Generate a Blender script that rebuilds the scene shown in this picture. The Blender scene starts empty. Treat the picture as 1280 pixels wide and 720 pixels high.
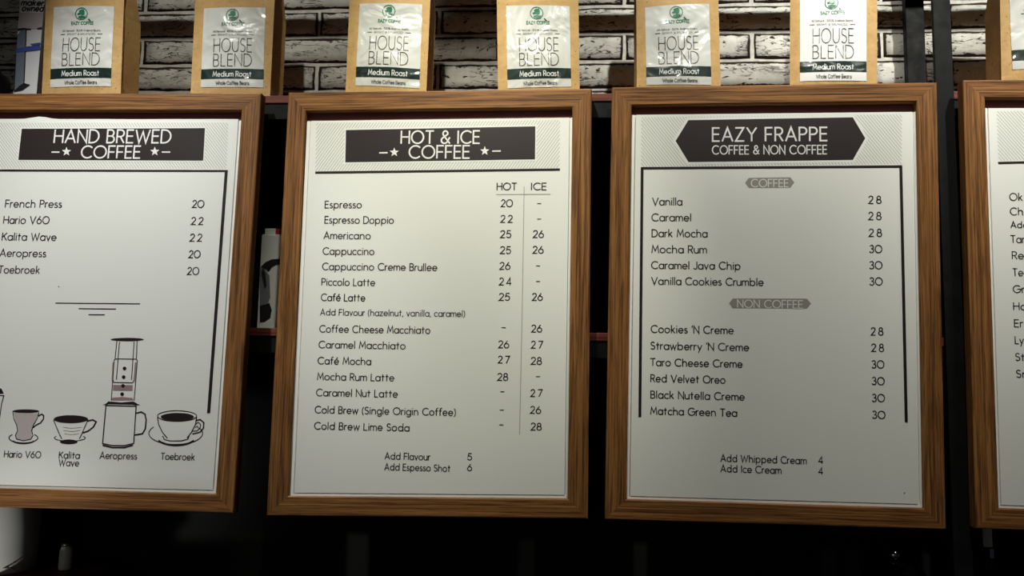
import bpy, bmesh, math, random
from mathutils import Matrix, Vector
random.seed(7)
# ---------------------------------------------------------------- camera
EYE = 1.55
def rot(yaw, pit, rol):
    return (Matrix.Rotation(yaw, 3, 'Z') @ Matrix.Rotation(pit, 3, 'X') @ Matrix.Rotation(rol, 3, 'Y'))
FPX = 1066.93
CR = rot(math.radians(4.39209), math.radians(6.5147), math.radians(-1.11763))
cd = bpy.data.cameras.new('camera'); cam = bpy.data.objects.new('camera', cd)
bpy.context.scene.collection.objects.link(cam); bpy.context.scene.camera = cam
cd.sensor_width = 36; cd.lens = FPX/1280*36; cd.clip_start = .02
m3 = Matrix((CR.col[0], CR.col[2], -CR.col[1])).transposed()
cam.matrix_world = Matrix.Translation((0, 0, EYE)) @ m3.to_4x4()
# ---------------------------------------------------------------- world, lights, exposure
sc = bpy.context.scene
w = bpy.data.worlds.new('world'); sc.world = w; w.use_nodes = True
w.node_tree.nodes['Background'].inputs[0].default_value = (.75, .85, 1, 1)
w.node_tree.nodes['Background'].inputs[1].default_value = .012
sc.view_settings.view_transform = 'Standard'; sc.view_settings.look = 'None'
sc.view_settings.exposure = 0.10; sc.view_settings.gamma = 1
def spot(loc, aim, power, col, ang, blend, rad):
    l = bpy.data.lights.new('ceiling_or_fill_spot', 'SPOT'); o = bpy.data.objects.new('ceiling_or_fill_spot', l)
    sc.collection.objects.link(o); l.energy = power; l.color = col
    l.spot_size = math.radians(ang); l.spot_blend = blend; l.shadow_soft_size = rad
    o.location = loc; d = Vector(aim)-Vector(loc); o.rotation_euler = d.to_track_quat('-Z', 'Y').to_euler()
LY, LZ = .66, EYE+1.17
spot((-.80, LY, LZ), (-.70, 1.25, EYE+.05), 62, (1.0, 1.0, .955), 50, 1, .012)
spot((-.45, LY, LZ), (-.60, 1.42, EYE+.62), 16, (1.0, .97, .86), 46, 1, .012)
spot((-.22, LY, LZ), (-.17, 1.25, EYE+.42), 68, (1.0, .985, .85), 40, 1, .012)
spot((.22, LY, LZ), (.24, 1.45, EYE+.62), 41, (1.0, .985, .90), 46, 1, .012)
spot((.40, LY, LZ), (.38, 1.25, EYE+.12), 38, (1.0, .98, .885), 52, 1, .012)
spot((.80, LY, LZ), (.72, 1.40, EYE+.60), 50, (1.0, .985, .90), 56, 1, .012)
spot((.92, LY, LZ), (.82, 1.25, EYE+.15), 10, (1.0, .98, .90), 50, 1, .012)
# low fill spot, no real lamp, added to brighten the canister at the left
spot((-1.15, .55, EYE-.78), (-.82, 1.30, EYE-.27), 22, (1, 1, .95), 24, 1, .05)
# weak light of the room behind the photographer
l = bpy.data.lights.new('room_light', 'AREA'); o = bpy.data.objects.new('room_light', l); sc.collection.objects.link(o)
l.shape = 'RECTANGLE'; l.size = 1.2; l.size_y = .5; l.energy = 1.1; l.color = (1, .92, .78); o.location = (-1.2, -.7, EYE-.1)
o.rotation_euler = (Vector((-.7, 1.35, EYE-.25))-o.location).to_track_quat('-Z', 'Y').to_euler()
# ---------------------------------------------------------------- pixel rays -> real points (measuring aid)
def ray(px, py):
    return (CR @ Vector(((px-640)/FPX, 1, (360-py)/FPX)))
CAM = Vector((0, 0, EYE))
def on_plane(px, py, p0, n):
    d = ray(px, py); return CAM + d*((Vector(p0)-CAM).dot(n)/d.dot(n))
def aty(px, py, y):
    return on_plane(px, py, (0, y, 0), Vector((0, 1, 0)))
# ---------------------------------------------------------------- helpers
COL = sc.collection
def link(o, parent=None):
    COL.objects.link(o)
    if parent: o.parent = parent
    return o
def tag(o, label=None, cat=None, group=None, kind=None):
    if label: o['label'] = label
    if cat: o['category'] = cat
    if group: o['group'] = group
    if kind: o['kind'] = kind
    return o
def empty(name, loc=(0, 0, 0), mat=None):
    o = bpy.data.objects.new(name, None); o.empty_display_size = .05
    if mat is not None: o.matrix_world = mat
    else: o.location = loc
    return link(o)
def mesh(name, V, F, mat, parent=None, smooth=False, uvs=None):
    me = bpy.data.meshes.new(name); me.from_pydata([tuple(v) for v in V], [], F); me.update()
    if mat: me.materials.append(mat)
    if smooth:
        for p in me.polygons: p.use_smooth = True
    if uvs:
        ul = me.uv_layers.new(name='UVMap')
        for p in me.polygons:
            for li, vi in zip(p.loop_indices, p.vertices): ul.data[li].uv = uvs[vi]
    return link(bpy.data.objects.new(name, me), parent)
def boxbm(bm, x0, x1, y0, y1, z0, z1, bev=0, seg=2):
    r = bmesh.ops.create_cube(bm, size=1)
    for v in r['verts']:
        v.co = Vector((x0+(v.co.x+.5)*(x1-x0), y0+(v.co.y+.5)*(y1-y0), z0+(v.co.z+.5)*(z1-z0)))
    if bev:
        es = list({e for v in r['verts'] for e in v.link_edges})
        bmesh.ops.bevel(bm, geom=es, offset=bev, segments=seg, affect='EDGES', profile=.5)
def frombm(name, bm, mat, parent=None, smooth=False):
    me = bpy.data.meshes.new(name); bm.normal_update(); bm.to_mesh(me); bm.free()
    if mat: me.materials.append(mat)
    if smooth:
        for p in me.polygons: p.use_smooth = True
    return link(bpy.data.objects.new(name, me), parent)
def box(name, x0, x1, y0, y1, z0, z1, mat, parent=None, bev=.001):
    bm = bmesh.new(); boxbm(bm, x0, x1, y0, y1, z0, z1, bev); return frombm(name, bm, mat, parent)
def lathe(name, prof, mat, parent=None, loc=(0, 0, 0), n=40):
    V, F = [], []
    for r, z in prof:
        for k in range(n):
            a = 2*math.pi*k/n; V.append((loc[0]+r*math.cos(a), loc[1]+r*math.sin(a), loc[2]+z))
    for i in range(len(prof)-1):
        for k in range(n):
            F.append((i*n+k, i*n+(k+1) % n, (i+1)*n+(k+1) % n, (i+1)*n+k))
    F.append(tuple(range(n))[::-1]); F.append(tuple((len(prof)-1)*n+k for k in range(n)))
    return mesh(name, V, F, mat, parent, smooth=True)
def tube(name, pts, r, mat, parent=None, n=8):
    V, F = [], []; pts = [Vector(p) for p in pts]
    for i, p in enumerate(pts):
        t = (pts[min(i+1, len(pts)-1)]-pts[max(i-1, 0)]).normalized()
        a = t.cross(Vector((.13, .2, 1))).normalized(); b = t.cross(a)
        for k in range(n):
            q = 2*math.pi*k/n; V.append(p+a*r*math.cos(q)+b*r*math.sin(q))
    for i in range(len(pts)-1):
        for k in range(n): F.append((i*n+k, i*n+(k+1) % n, (i+1)*n+(k+1) % n, (i+1)*n+k))
    F.append(tuple(range(n))[::-1]); F.append(tuple((len(pts)-1)*n+k for k in range(n)))
    return mesh(name, V, F, mat, parent, smooth=True)
# ---------------------------------------------------------------- materials
class NT:
    def __init__(s, name, rough=.6, col=(.5, .5, .5), metal=0, spec=.5, coat=0, coatr=.1):
        s.m = bpy.data.materials.new(name); s.m.use_nodes = True; s.t = s.m.node_tree
        s.b = s.t.nodes['Principled BSDF']; s.b.inputs['Base Color'].default_value = (*col, 1)
        s.b.inputs['Roughness'].default_value = rough; s.b.inputs['Metallic'].default_value = metal
        s.b.inputs['Specular IOR Level'].default_value = spec
        s.b.inputs['Coat Weight'].default_value = coat; s.b.inputs['Coat Roughness'].default_value = coatr
    def n(s, typ, **k):
        x = s.t.nodes.new(typ)
        for a, v in k.items():
            if a.startswith('i_'): x.inputs[a[2:].replace('_', ' ')].default_value = v
            else: setattr(x, a, v)
        return x
    def l(s, a, b): s.t.links.new(a, b)
    def coord(s, kind='Object', scale=(1, 1, 1)):
        c = s.n('ShaderNodeTexCoord'); mp = s.n('ShaderNodeMapping'); mp.inputs['Scale'].default_value = scale
        s.l(c.outputs[kind], mp.inputs[0]); return mp
    def noise(s, src, scale, detail=4, rough=.5, dist=0):
        x = s.n('ShaderNodeTexNoise'); x.inputs['Scale'].default_value = scale; x.inputs['Detail'].default_value = detail
        x.inputs['Roughness'].default_value = rough; x.inputs['Distortion'].default_value = dist
        if src is not None: s.l(src.outputs[0], x.inputs['Vector'])
        return x
    def ramp(s, src, stops, out=0):
        r = s.n('ShaderNodeValToRGB'); e = r.color_ramp.elements
        while len(e) < len(stops): e.new(.5)
        for k, (p, c) in enumerate(stops):
            e[k].position = p; e[k].color = (*c, 1) if len(c) == 3 else c
        s.l(src if hasattr(src, 'is_linked') else src.outputs[out], r.inputs[0]); return r
    def bump(s, src, st, dist=.001):
        b = s.n('ShaderNodeBump'); b.inputs['Strength'].default_value = st; b.inputs['Distance'].default_value = dist
        s.l(src if hasattr(src, 'is_linked') else src.outputs[0], b.inputs['Height']); s.l(b.outputs[0], s.b.inputs['Normal']); return b
def g(v): return (v, v, v)
def srgb(r, gg, b):
    f = lambda c: c/12.92 if c <= .04045 else ((c+.055)/1.055)**2.4
    return (f(r/255), f(gg/255), f(b/255))
def wood(name, dark, mid, light, rough=.5, contrast=1):
    M = NT(name, rough, spec=.25); c = M.coord('UV', (1, 1, 1))
    oi = M.n('ShaderNodeObjectInfo'); ad = M.n('ShaderNodeVectorMath', operation='ADD')
    mu = M.n('ShaderNodeMath', operation='MULTIPLY'); mu.inputs[1].default_value = 7
    M.l(oi.outputs['Random'], mu.inputs[0]); M.l(c.outputs[0], ad.inputs[0]); M.l(mu.outputs[0], ad.inputs[1])
    s1 = M.n('ShaderNodeMapping'); s1.inputs['Scale'].default_value = (4, 210, 1); M.l(ad.outputs[0], s1.inputs[0])
    s2 = M.n('ShaderNodeMapping'); s2.inputs['Scale'].default_value = (14, 420, 1); M.l(ad.outputs[0], s2.inputs[0])
    a = M.noise(s1, 1, 5, .6, .9); b = M.noise(s2, 1, 3, .6, 0)
    r1 = M.ramp(a, [(.3, dark), (.48, mid), (.7, light)])
    r2 = M.ramp(b, [(.38, g(.25)), (.50, g(1))])
    mx = M.n('ShaderNodeMix', data_type='RGBA', blend_type='MULTIPLY'); mx.inputs[0].default_value = .65*contrast
    M.l(r1.outputs[0], mx.inputs[6]); M.l(r2.outputs[0], mx.inputs[7]); M.l(mx.outputs[2], M.b.inputs['Base Color'])
    M.bump(b, .35, .0006); return M.m
M_wood = wood('walnut_moulding', srgb(78, 48, 24), srgb(126, 83, 42), srgb(156, 110, 62), .5)
M_board = wood('red_brown_shelf', srgb(64, 28, 20), srgb(98, 48, 36), srgb(124, 66, 50), .5, .5)
def paper(name, col, tex=.12):
    M = NT(name, .62, col, spec=.3); c = M.coord('Object')
    n = M.noise(c, 700, 3, .6); M.bump(n, tex, .0008); return M.m
M_sheet = paper('poster_paper', (.80, .81, .76))
M_lip = paper('mount_board', (.86, .85, .80), .05)
M_backing = NT('dark_backing', .7, srgb(88, 40, 38)).m
def ink(name, col, rough=.5, spec=.35):
    M = NT(name, rough, col, spec=spec); c = M.coord('Object'); n = M.noise(c, 900, 2, .5); M.bump(n, .15, .0005); return M.m
M_ink = ink('brown_black_ink', srgb(30, 21, 20))
M_banner = ink('dark_brown_ink', srgb(40, 32, 31), .42, .5)
M_white_ink = ink('unprinted_white', (.78, .78, .75))
M_grey_ink = ink('warm_grey_ink', srgb(150, 146, 138))
M_hatch = ink('pale_grey_hatch', srgb(184, 184, 176))
M_thin = ink('thin_grey_rule', srgb(160, 157, 148))
M_mauve = ink('mauve_ink', srgb(150, 126, 126))
M_pink = ink('pale_mauve_ink', srgb(190, 180, 180))
M_steel = NT('charcoal_steel', .45, srgb(12, 13, 13), spec=.15)
c = M_steel.coord('Object'); n_ = M_steel.noise(c, 60, 3); r_ = M_steel.ramp(n_, [(.3, g(.5)), (.7, g(.7))]); M_steel.l(r_.outputs[0], M_steel.b.inputs['Roughness']); M_steel = M_steel.m
M_shadepanel = NT('shade_black', .8, (.006, .006, .006), spec=.2).m  # near-black in place of the shade between the lower shelves
M_nickel = NT('zinc_hook', .35, (.4, .4, .38), metal=1).m
def kraft_mat():
    M = NT('kraft_paper', .62, spec=.3); c = M.coord('Object'); a = M.noise(c, 40, 6, .7); b = M.noise(c, 260, 2, .5)
    r1 = M.ramp(a, [(.3, srgb(172, 136, 82)), (.7, srgb(196, 160, 104))]); r2 = M.ramp(b, [(.26, srgb(120, 80, 40)), (.34, g(1))])
    mx = M.n('ShaderNodeMix', data_type='RGBA', blend_type='MULTIPLY'); mx.inputs[0].default_value = .6
    M.l(r1.outputs[0], mx.inputs[6]); M.l(r2.outputs[0], mx.inputs[7]); M.l(mx.outputs[2], M.b.inputs['Base Color'])
    w_ = M.noise(c, 28, 3, .5, 1.0); M.bump(w_, .5, .003); return M.m
M_kraft = kraft_mat()
M_gusset = NT('dark_gusset', .7, srgb(96, 58, 34)).m
def gloss_label(name, base, wr=1.0):
    M = NT(name, .35, base, spec=.4, coat=1, coatr=.06); c = M.n('ShaderNodeNewGeometry')
    a = M.noise(None, 16, 2, .5, 1.1); M.l(c.outputs['Position'], a.inputs['Vector'])
    b = M.bump(a, 1.0*wr, .006); b2 = M.bump(a, 1.0*wr, .017); M.t.links.remove(M.b.inputs['Normal'].links[0]); M.l(b.outputs[0], M.b.inputs['Normal']); M.l(b2.outputs[0], M.b.inputs['Coat Normal'])
    return M.m
M_label = gloss_label('glossy_white_label', (.60, .61, .57))
M_label_matt = gloss_label('smooth_white_label', (.74, .75, .73), .12)
M_lblack = gloss_label('label_dark_green', srgb(22, 40, 34))
M_ltext = gloss_label('label_text_grey', srgb(58, 56, 54))
M_lgrey = gloss_label('label_faint_grey', srgb(130, 130, 124))
M_lwhite = gloss_label('label_white_print', (.7, .72, .7))
M_lgreen = gloss_label('label_logo_green', srgb(40, 116, 84))
def brick_mat():
    M = NT('whitewashed_brick', .75, spec=.25); c = M.n('ShaderNodeTexCoord'); sx = M.n('ShaderNodeSeparateXYZ'); M.l(c.outputs['Object'], sx.inputs[0])
    oi = M.n('ShaderNodeObjectInfo'); ad = M.n('ShaderNodeVectorMath', operation='ADD'); sm = M.n('ShaderNodeMath', operation='MULTIPLY'); sm.inputs[1].default_value = 13
    M.l(oi.outputs['Random'], sm.inputs[0]); M.l(c.outputs['Object'], ad.inputs[0]); M.l(sm.outputs[0], ad.inputs[1])
    def nz(scale, det, rg, ds, sc=(1, 1, 1)):
        mp = M.n('ShaderNodeMapping'); mp.inputs['Scale'].default_value = sc; M.l(ad.outputs[0], mp.inputs[0]); return M.noise(mp, scale, det, rg, ds)
    def mth(op, a, b=None):
        x = M.n('ShaderNodeMath', operation=op)
        for k, v in enumerate((a, b)):
            if v is None: continue
            if isinstance(v, (int, float)): x.inputs[k].default_value = v
            else: M.l(v, x.inputs[k])
        return x.outputs[0]
    ax = mth('SUBTRACT', HB-0.0, mth('ABSOLUTE', sx.outputs[0])); az = mth('SUBTRACT', VB, mth('ABSOLUTE', sx.outputs[2]))
    ed = mth('MINIMUM', ax, az)
    edn = mth('ADD', ed, mth('MULTIPLY', mth('SUBTRACT', nz(60, 3, .6, .5).outputs[0], .5), -.009))
    e = M.n('ShaderNodeMapRange'); e.inputs['From Min'].default_value = .0006; e.inputs['From Max'].default_value = .0018; M.l(edn, e.inputs[0])
    base = M.ramp(nz(22, 4, .6, 0), [(.3, srgb(182, 181, 172)), (.65, srgb(218, 217, 209))])
    # chips and cracks: contour lines of stretched noise
    cr = nz(34, 4, .6, 1.2, (.6, 1, 2.2)).outputs[0]
    cr = mth('ABSOLUTE', mth('SUBTRACT', cr, .5)); crk = M.n('ShaderNodeMapRange'); crk.inputs['From Min'].default_value = .004; crk.inputs['From Max'].default_value = .022; M.l(cr, crk.inputs[0])
    msk = M.n('ShaderNodeMapRange'); msk.inputs['From Min'].default_value = .44; msk.inputs['From Max'].default_value = .56; M.l(nz(14, 3, .5, 0).outputs[0], msk.inputs[0])
    chip = mth('MAXIMUM', crk.outputs[0], msk.outputs[0])
    pit = M.n('ShaderNodeMapRange'); pit.inputs['From Min'].default_value = .30; pit.inputs['From Max'].default_value = .37; M.l(nz(130, 2, .5, .4, (.6, 1, 1.3)).outputs[0], pit.inputs[0])
    tot = mth('MULTIPLY', mth('MULTIPLY', chip, pit.outputs[0]), e.outputs[0])
    mx = M.n('ShaderNodeMix', data_type='RGBA'); M.l(tot, mx.inputs[0]); mx.inputs[6].default_value = (*srgb(50, 36, 32), 1); M.l(base.outputs[0], mx.inputs[7])
    M.l(mx.outputs[2], M.b.inputs['Base Color']); M.bump(tot, .6, .003); return M.m
HB, VB = .1075, .0205  # half size of a brick face
M_brick = brick_mat()
Mm = NT('pale_mortar', .85, spec=.2); c = Mm.coord('Object'); n_ = Mm.noise(c, 90, 4, .6); r_ = Mm.ramp(n_, [(.3, srgb(186, 184, 176)), (.7, srgb(222, 220, 212))]); Mm.l(r_.outputs[0], Mm.b.inputs['Base Color']); Mm.bump(n_, .6, .002); M_mortar = Mm.m
M_floor = NT('dark_tiles', .5, srgb(60, 56, 52)).m
M_ceil = NT('black_ceiling', .8, srgb(24, 24, 24)).m
# ---------------------------------------------------------------- single-line lettering
def arc(cx, cy, rx, ry, a0, a1, n=None):
    n = n or max(4, int(abs(a1-a0)/22)); return [(cx+rx*math.cos(math.radians(a0+(a1-a0)*k/n)), cy+ry*math.sin(math.radians(a0+(a1-a0)*k/n))) for k in range(n+1)]
X = .66; r = .32; H_ = 1.04
def bowl(cx=.32): return arc(cx, .33, .32, .33, 0, 360, 16)
G = {
'A': (.78, [[(0, 0), (.39, 1), (.78, 0)], [(.14, .32), (.64, .32)]]),
'B': (.56, [[(0, 0), (0, 1), (.28, 1)]+arc(.28, .76, .22, .24, 90, -90)+[(0, .52)], [(.26, .52)]+arc(.30, .26, .26, .26, 90, -90)+[(0, 0)]]),
'C': (.84, [arc(.5, .5, .5, .5, 47, 313, 14)]),
'D': (.74, [[(0, 0), (0, 1), (.25, 1)]+arc(.25, .5, .49, .5, 90, -90, 10)+[(0, 0)]]),
'E': (.5, [[(.5, 1), (0, 1), (0, 0), (.5, 0)], [(0, .52), (.46, .52)]]),
'F': (.5, [[(.5, 1), (0, 1), (0, 0)], [(0, .5), (.45, .5)]]),
'G': (.95, [arc(.5, .5, .5, .5, 45, 360, 15)+[(.56, .5)]]),
'H': (.68, [[(0, 0), (0, 1)], [(.68, 0), (.68, 1)], [(0, .52), (.68, .52)]]),
'I': (.0, [[(0, 0), (0, 1)]]),
'J': (.4, [[(.4, 1), (.4, .25)]+arc(.18, .22, .22, .22, 0, -150)]),
'K': (.6, [[(0, 0), (0, 1)], [(.58, 1), (0, .42)], [(.18, .6), (.62, 0)]]),
'L': (.46, [[(0, 1), (0, 0), (.46, 0)]]),
'M': (.88, [[(0, 0), (.12, 1), (.44, .25), (.76, 1), (.88, 0)]]),
'N': (.7, [[(0, 0), (0, 1), (.7, 0), (.7, 1)]]),
'O': (1.0, [arc(.5, .5, .5, .5, 0, 360, 22)]),
'P': (.54, [[(0, 0), (0, 1), (.28, 1)]+arc(.28, .74, .26, .26, 90, -90)+[(0, .48)]]),
'R': (.56, [[(0, 0), (0, 1), (.28, 1)]+arc(.28, .74, .26, .26, 90, -90)+[(0, .48)], [(.26, .48), (.56, 0)]]),
'S': (.54, [arc(.27, .76, .24, .24, 35, 262, 9)+arc(.27, .26, .27, .26, 86, -145, 10)]),
'T': (.64, [[(0, 1), (.64, 1)], [(.32, 1), (.32, 0)]]),
'U': (.66, [[(0, 1), (0, .33)]+arc(.33, .33, .33, .33, 180, 360, 9)+[(.66, 1)]]),
'V': (.8, [[(0, 1), (.4, 0), (.8, 1)]]),
'W': (1.1, [[(0, 1), (.28, 0), (.55, .86), (.82, 0), (1.1, 1)]]),
'Y': (.7, [[(0, 1), (.35, .48), (.7, 1)], [(.35, .48), (.35, 0)]]),
'Z': (.62, [[(0, 1), (.6, 1), (0, 0), (.62, 0)]]),
'a': (.64, [bowl(), [(.64, X), (.64, 0)]]),
'b': (.64, [bowl(), [(0, H_), (0, 0)]]),
'c': (.52, [arc(.32, .33, .32, .33, 48, 312, 11)]),
'd': (.64, [bowl(), [(.64, H_), (.64, 0)]]),
'e': (.63, [[(.02, .33), (.63, .33)]+arc(.32, .33, .31, .33, 0, 318, 13)]),
'f': (.36, [[(.14, 0), (.14, .78)]+arc(.36, .82, .22, .22, 180, 85, 5), [(0, X-.02), (.34, X-.02)]]),
'g': (.64, [bowl(), [(.64, X), (.64, -.02)]+arc(.34, -.02, .30, .28, 0, -150, 7)]),
'h': (.54, [[(0, H_), (0, 0)], [(0, .36)]+arc(.27, .38, .27, .28, 180, 0, 8)+[(.54, 0)]]),
'i': (.0, [[(0, X), (0, 0)], [(0, .90), (0, .94)]]),
'k': (.46, [[(0, H_), (0, 0)], [(.42, X), (0, .26)], [(.14, .39), (.47, 0)]]),
'l': (.0, [[(0, H_), (0, 0)]]),
'm': (.86, [[(0, X), (0, 0)], [(0, .4)]+arc(.215, .42, .215, .24, 180, 0, 7)+[(.43, 0)], [(.43, .4)]+arc(.645, .42, .215, .24, 180, 0, 7)+[(.86, 0)]]),
'n': (.54, [[(0, X), (0, 0)], [(0, .36)]+arc(.27, .38, .27, .28, 180, 0, 8)+[(.54, 0)]]),
'o': (.66, [arc(.33, .33, .33, .33, 0, 360, 16)]),
'p': (.64, [bowl(), [(0, X), (0, -.32)]]),
'r': (.28, [[(0, X), (0, 0)], [(0, .36)]+arc(.26, .38, .26, .28, 180, 80, 5)]),
's': (.38, [arc(.19, .49, .16, .16, 40, 262, 7)+arc(.19, .17, .19, .17, 85, -145, 8)]),
't': (.38, [[(.18, .92), (.18, 0)], [(0, X-.02), (.38, X-.02)]]),
'u': (.54, [[(0, X), (0, .27)]+arc(.27, .27, .27, .27, 180, 360, 8)+[(.54, X)], [(.54, .3), (.54, 0)]]),
'v': (.52, [[(0, X), (.26, 0), (.52, X)]]),
'w': (.8, [[(0, X), (.2, 0), (.4, .6), (.6, 0), (.8, X)]]),
'y': (.54, [[(0, X), (.28, .02)], [(.54, X), (.14, -.32)]]),
'z': (.48, [[(0, X), (.46, X), (0, 0), (.48, 0)]]),
'é': (.63, [[(.02, .33), (.63, .33)]+arc(.32, .33, .31, .33, 0, 318, 13), [(.28, .80), (.46, .98)]]),
'0': (.92, [arc(.46, .5, .46, .5, 0, 360, 20)]),
'1': (.2, [[(0, .85), (.2, 1), (.2, 0)]]),
'2': (.56, [arc(.28, .73, .26, .27, 165, -32, 8)+[(0, 0), (.56, 0)]]),
'3': (.54, [arc(.26, .76, .23, .24, 150, -90, 9), arc(.26, .27, .28, .27, 90, -150, 9)]),
'4': (.62, [[(.46, 0), (.46, 1), (0, .25), (.62, .25)]]),
'5': (.56, [[(.5, 1), (.12, 1), (.06, .55)]+arc(.26, .32, .29, .32, 125, -145, 10)]),
'6': (.62, [arc(.31, .31, .31, .31, 0, 360, 14), [(.42, 1), (.04, .44)]]),
'7': (.58, [[(0, 1), (.58, 1), (.14, 0)]]),
'8': (.58, [arc(.29, .76, .22, .24, 0, 360, 12), arc(.29, .27, .29, .27, 0, 360, 14)]),
'%': (.8, [arc(.16, .8, .16, .18, 0, 360, 8), arc(.64, .18, .16, .18, 0, 360, 8), [(.66, 1), (.14, 0)]]),
'&': (.72, [[(.72, 0), (.16, .68)]+arc(.34, .8, .2, .2, 205, -25, 7)+[(.1, .42)]+arc(.28, .24, .27, .24, 140, 350, 8)+[(.7, .46)]]),
'(': (.2, [arc(.5, .42, .5, .72, 128, 232, 6)]), ')': (.2, [arc(-.3, .42, .5, .72, 52, -52, 6)]),
',': (.06, [[(.06, .06), (0, -.16)]]), '.': (.04, [[(0, 0), (0, .05)]]), '-': (.36, [[(0, .4), (.36, .4)]]), "'": (.04, [[(0, .82), (.04, 1.02)]]),
'*': (.12, [[(.0, .4), (.1, .4)]]), '`': (.16, [[(0, 1.05), (.1, .8)]]),
}
def layout(text, sp=.2, squeeze=None):
    x = 0; out = []
    for ch in text:
        if ch == ' ': x += .46; continue
        wd, st = G[ch]; s = .18+.0 if False else sp
        pad = .04 if ch in 'lihIbdkpn' else 0
        out += [[(x+px+pad, py) for px, py in pl] for pl in st]; x += wd+s+2*pad
    return x-sp, out
def ribbon(V, F, pts, wid, cap=.5):
    P = [Vector((a, b)) for a, b in pts]
    Q = [P[0]]
    for p in P[1:]:
        if (p-Q[-1]).length > 1e-6: Q.append(p)
    if len(Q) < 2: return
    closed = (Q[0]-Q[-1]).length < 1e-5*1 and len(Q) > 3
    n = len(Q); h = wid/2; base = len(V)
    for i, p in enumerate(Q):
        if closed: a = (Q[i]-Q[i-1 if i else n-2]).normalized(); b = (Q[(i+1) if i < n-1 else 1]-Q[i]).normalized()
        else:
            a = (Q[i]-Q[i-1]).normalized() if i else (Q[1]-Q[0]).normalized(); b = (Q[i+1]-Q[i]).normalized() if i < n-1 else a
        t = (a+b)
        t = t.normalized() if t.length > 1e-6 else a
        nrm = Vector((-t.y, t.x)); k = max(.35, nrm.dot(Vector((-b.y, b.x)))); off = nrm*(h/k)
        q = p
        if not closed and i == 0: q = p-a*h*cap
        if not closed and i == n-1: q = p+b*h*cap
        V += [(q.x-off.x, q.y-off.y), (q.x+off.x, q.y+off.y)]
    for i in range(n-1): F.append((base+2*i, base+2*i+2, base+2*i+3, base+2*i+1))
def text2d(text, x0, x1, y, cap, weight, sp=.2, slant=0):
    """strokes in 2-D: ink from x0 to x1, baseline y, cap height cap"""
    wd, st = layout(text, sp); wd = max(wd, .05); sx = (x1-x0)/wd if wd > .3 else cap; V, F = [], []
    for pl in st: ribbon(V, F, [(x0+px*sx+py*cap*slant, y+py*cap) for px, py in pl], weight)
    return V, F
FR = [[-0.72897, 1.24867, 0.44525, 0.02134, -0.03172, -0.00215], [-0.21778, 1.25885, 0.44823, 0.0089, -0.01041, -0.00611], [0.28318, 1.24777, 0.45088, -0.01997, 0.03071, 0.00375], [0.79251, 1.24659, 0.45537, -0.00189, 0.01254, 0.00451]]   # centre of each frame's top edge (x, y, height over the eye) and its small turns
FRAME_H = 0.64016
# ---------------------------------------------------------------- the setting
YW = 1.50; YF = 1.288
ZS = [aty(335, 119.5, YF).z, aty(340, 410, YF).z]
ZS.append(aty(40, 716, 1.33).z)
XL, XR = -1.45, 1.60
def structure(o): o['kind'] = 'structure'; return o
structure(box('floor', -2.4, 2.4, -1.2, YW+.1, -.06, 0, M_floor, bev=0))
structure(box('ceiling', -2.4, 2.4, -1.2, YW+.1, 3.02, 3.08, M_ceil, bev=0))
wall = structure(box('wall_back', -2.4, 2.4, YW, YW+.1, 0, 3.02, M_mortar, bev=0))
J = [aty(950, y, YW).z for y in (75.5, 40.5)]
pz = J[1]-J[0]; jx = aty(939.7, 58, YW).x; jx2 = aty(1102.5, 58, YW).x; pxl = jx2-jx
HBx, VBz = pxl/2-.0032, pz/2-.0032
def brick_mesh(seed):
    rnd = random.Random(seed); V, F = [], []
    nx, nz = 8, 3
    for j in range(nz+1):
        for i in range(nx+1):
            u = -1+2*i/nx; v = -1+2*j/nz
            e = (abs(u) == 1) or (abs(v) == 1)
            x = u*HBx+(rnd.uniform(-.0012, .0012)); z = v*VBz+(rnd.uniform(-.0012, .0012))
            V.append((x, -.0004 if e else -.0030-rnd.uniform(0, .0012), z))
    for j in range(nz):
        for i in range(nx):
            a = j*(nx+1)+i; F.append((a, a+1, a+nx+2, a+nx+1))
    rim = [i for i in range(nx+1)]+[j*(nx+1)+nx for j in range(1, nz+1)]+[nz*(nx+1)+i for i in range(nx-1, -1, -1)]+[j*(nx+1) for j in range(nz-1, 0, -1)]
    b = len(V)
    for k in rim: V.append((V[k][0], .004, V[k][2]))
    for k in range(len(rim)):
        k2 = (k+1) % len(rim); F.append((rim[k2], rim[k], b+k, b+k2))
    me = bpy.data.meshes.new('brick'); me.from_pydata(V, [], F); me.materials.append(M_brick)
    for p in me.polygons[:nx*nz]: p.use_smooth = True
    return me
BM = [brick_mesh(s) for s in range(7)]
rnd = random.Random(3)
for r in range(-3, 6):
    z = J[0]+pz*(r+.5)
    for k in range(-12, 6):
        x = jx+pxl*(k+.5+(.5 if r % 2 else 0)); o = bpy.data.objects.new('brick', rnd.choice(BM)); link(o, wall)
        o.location = (x, YW-.0003, z); o.scale = (1, 1, 1)
        if rnd.random() < .5: o.rotation_euler = (0, math.pi, 0)
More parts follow.
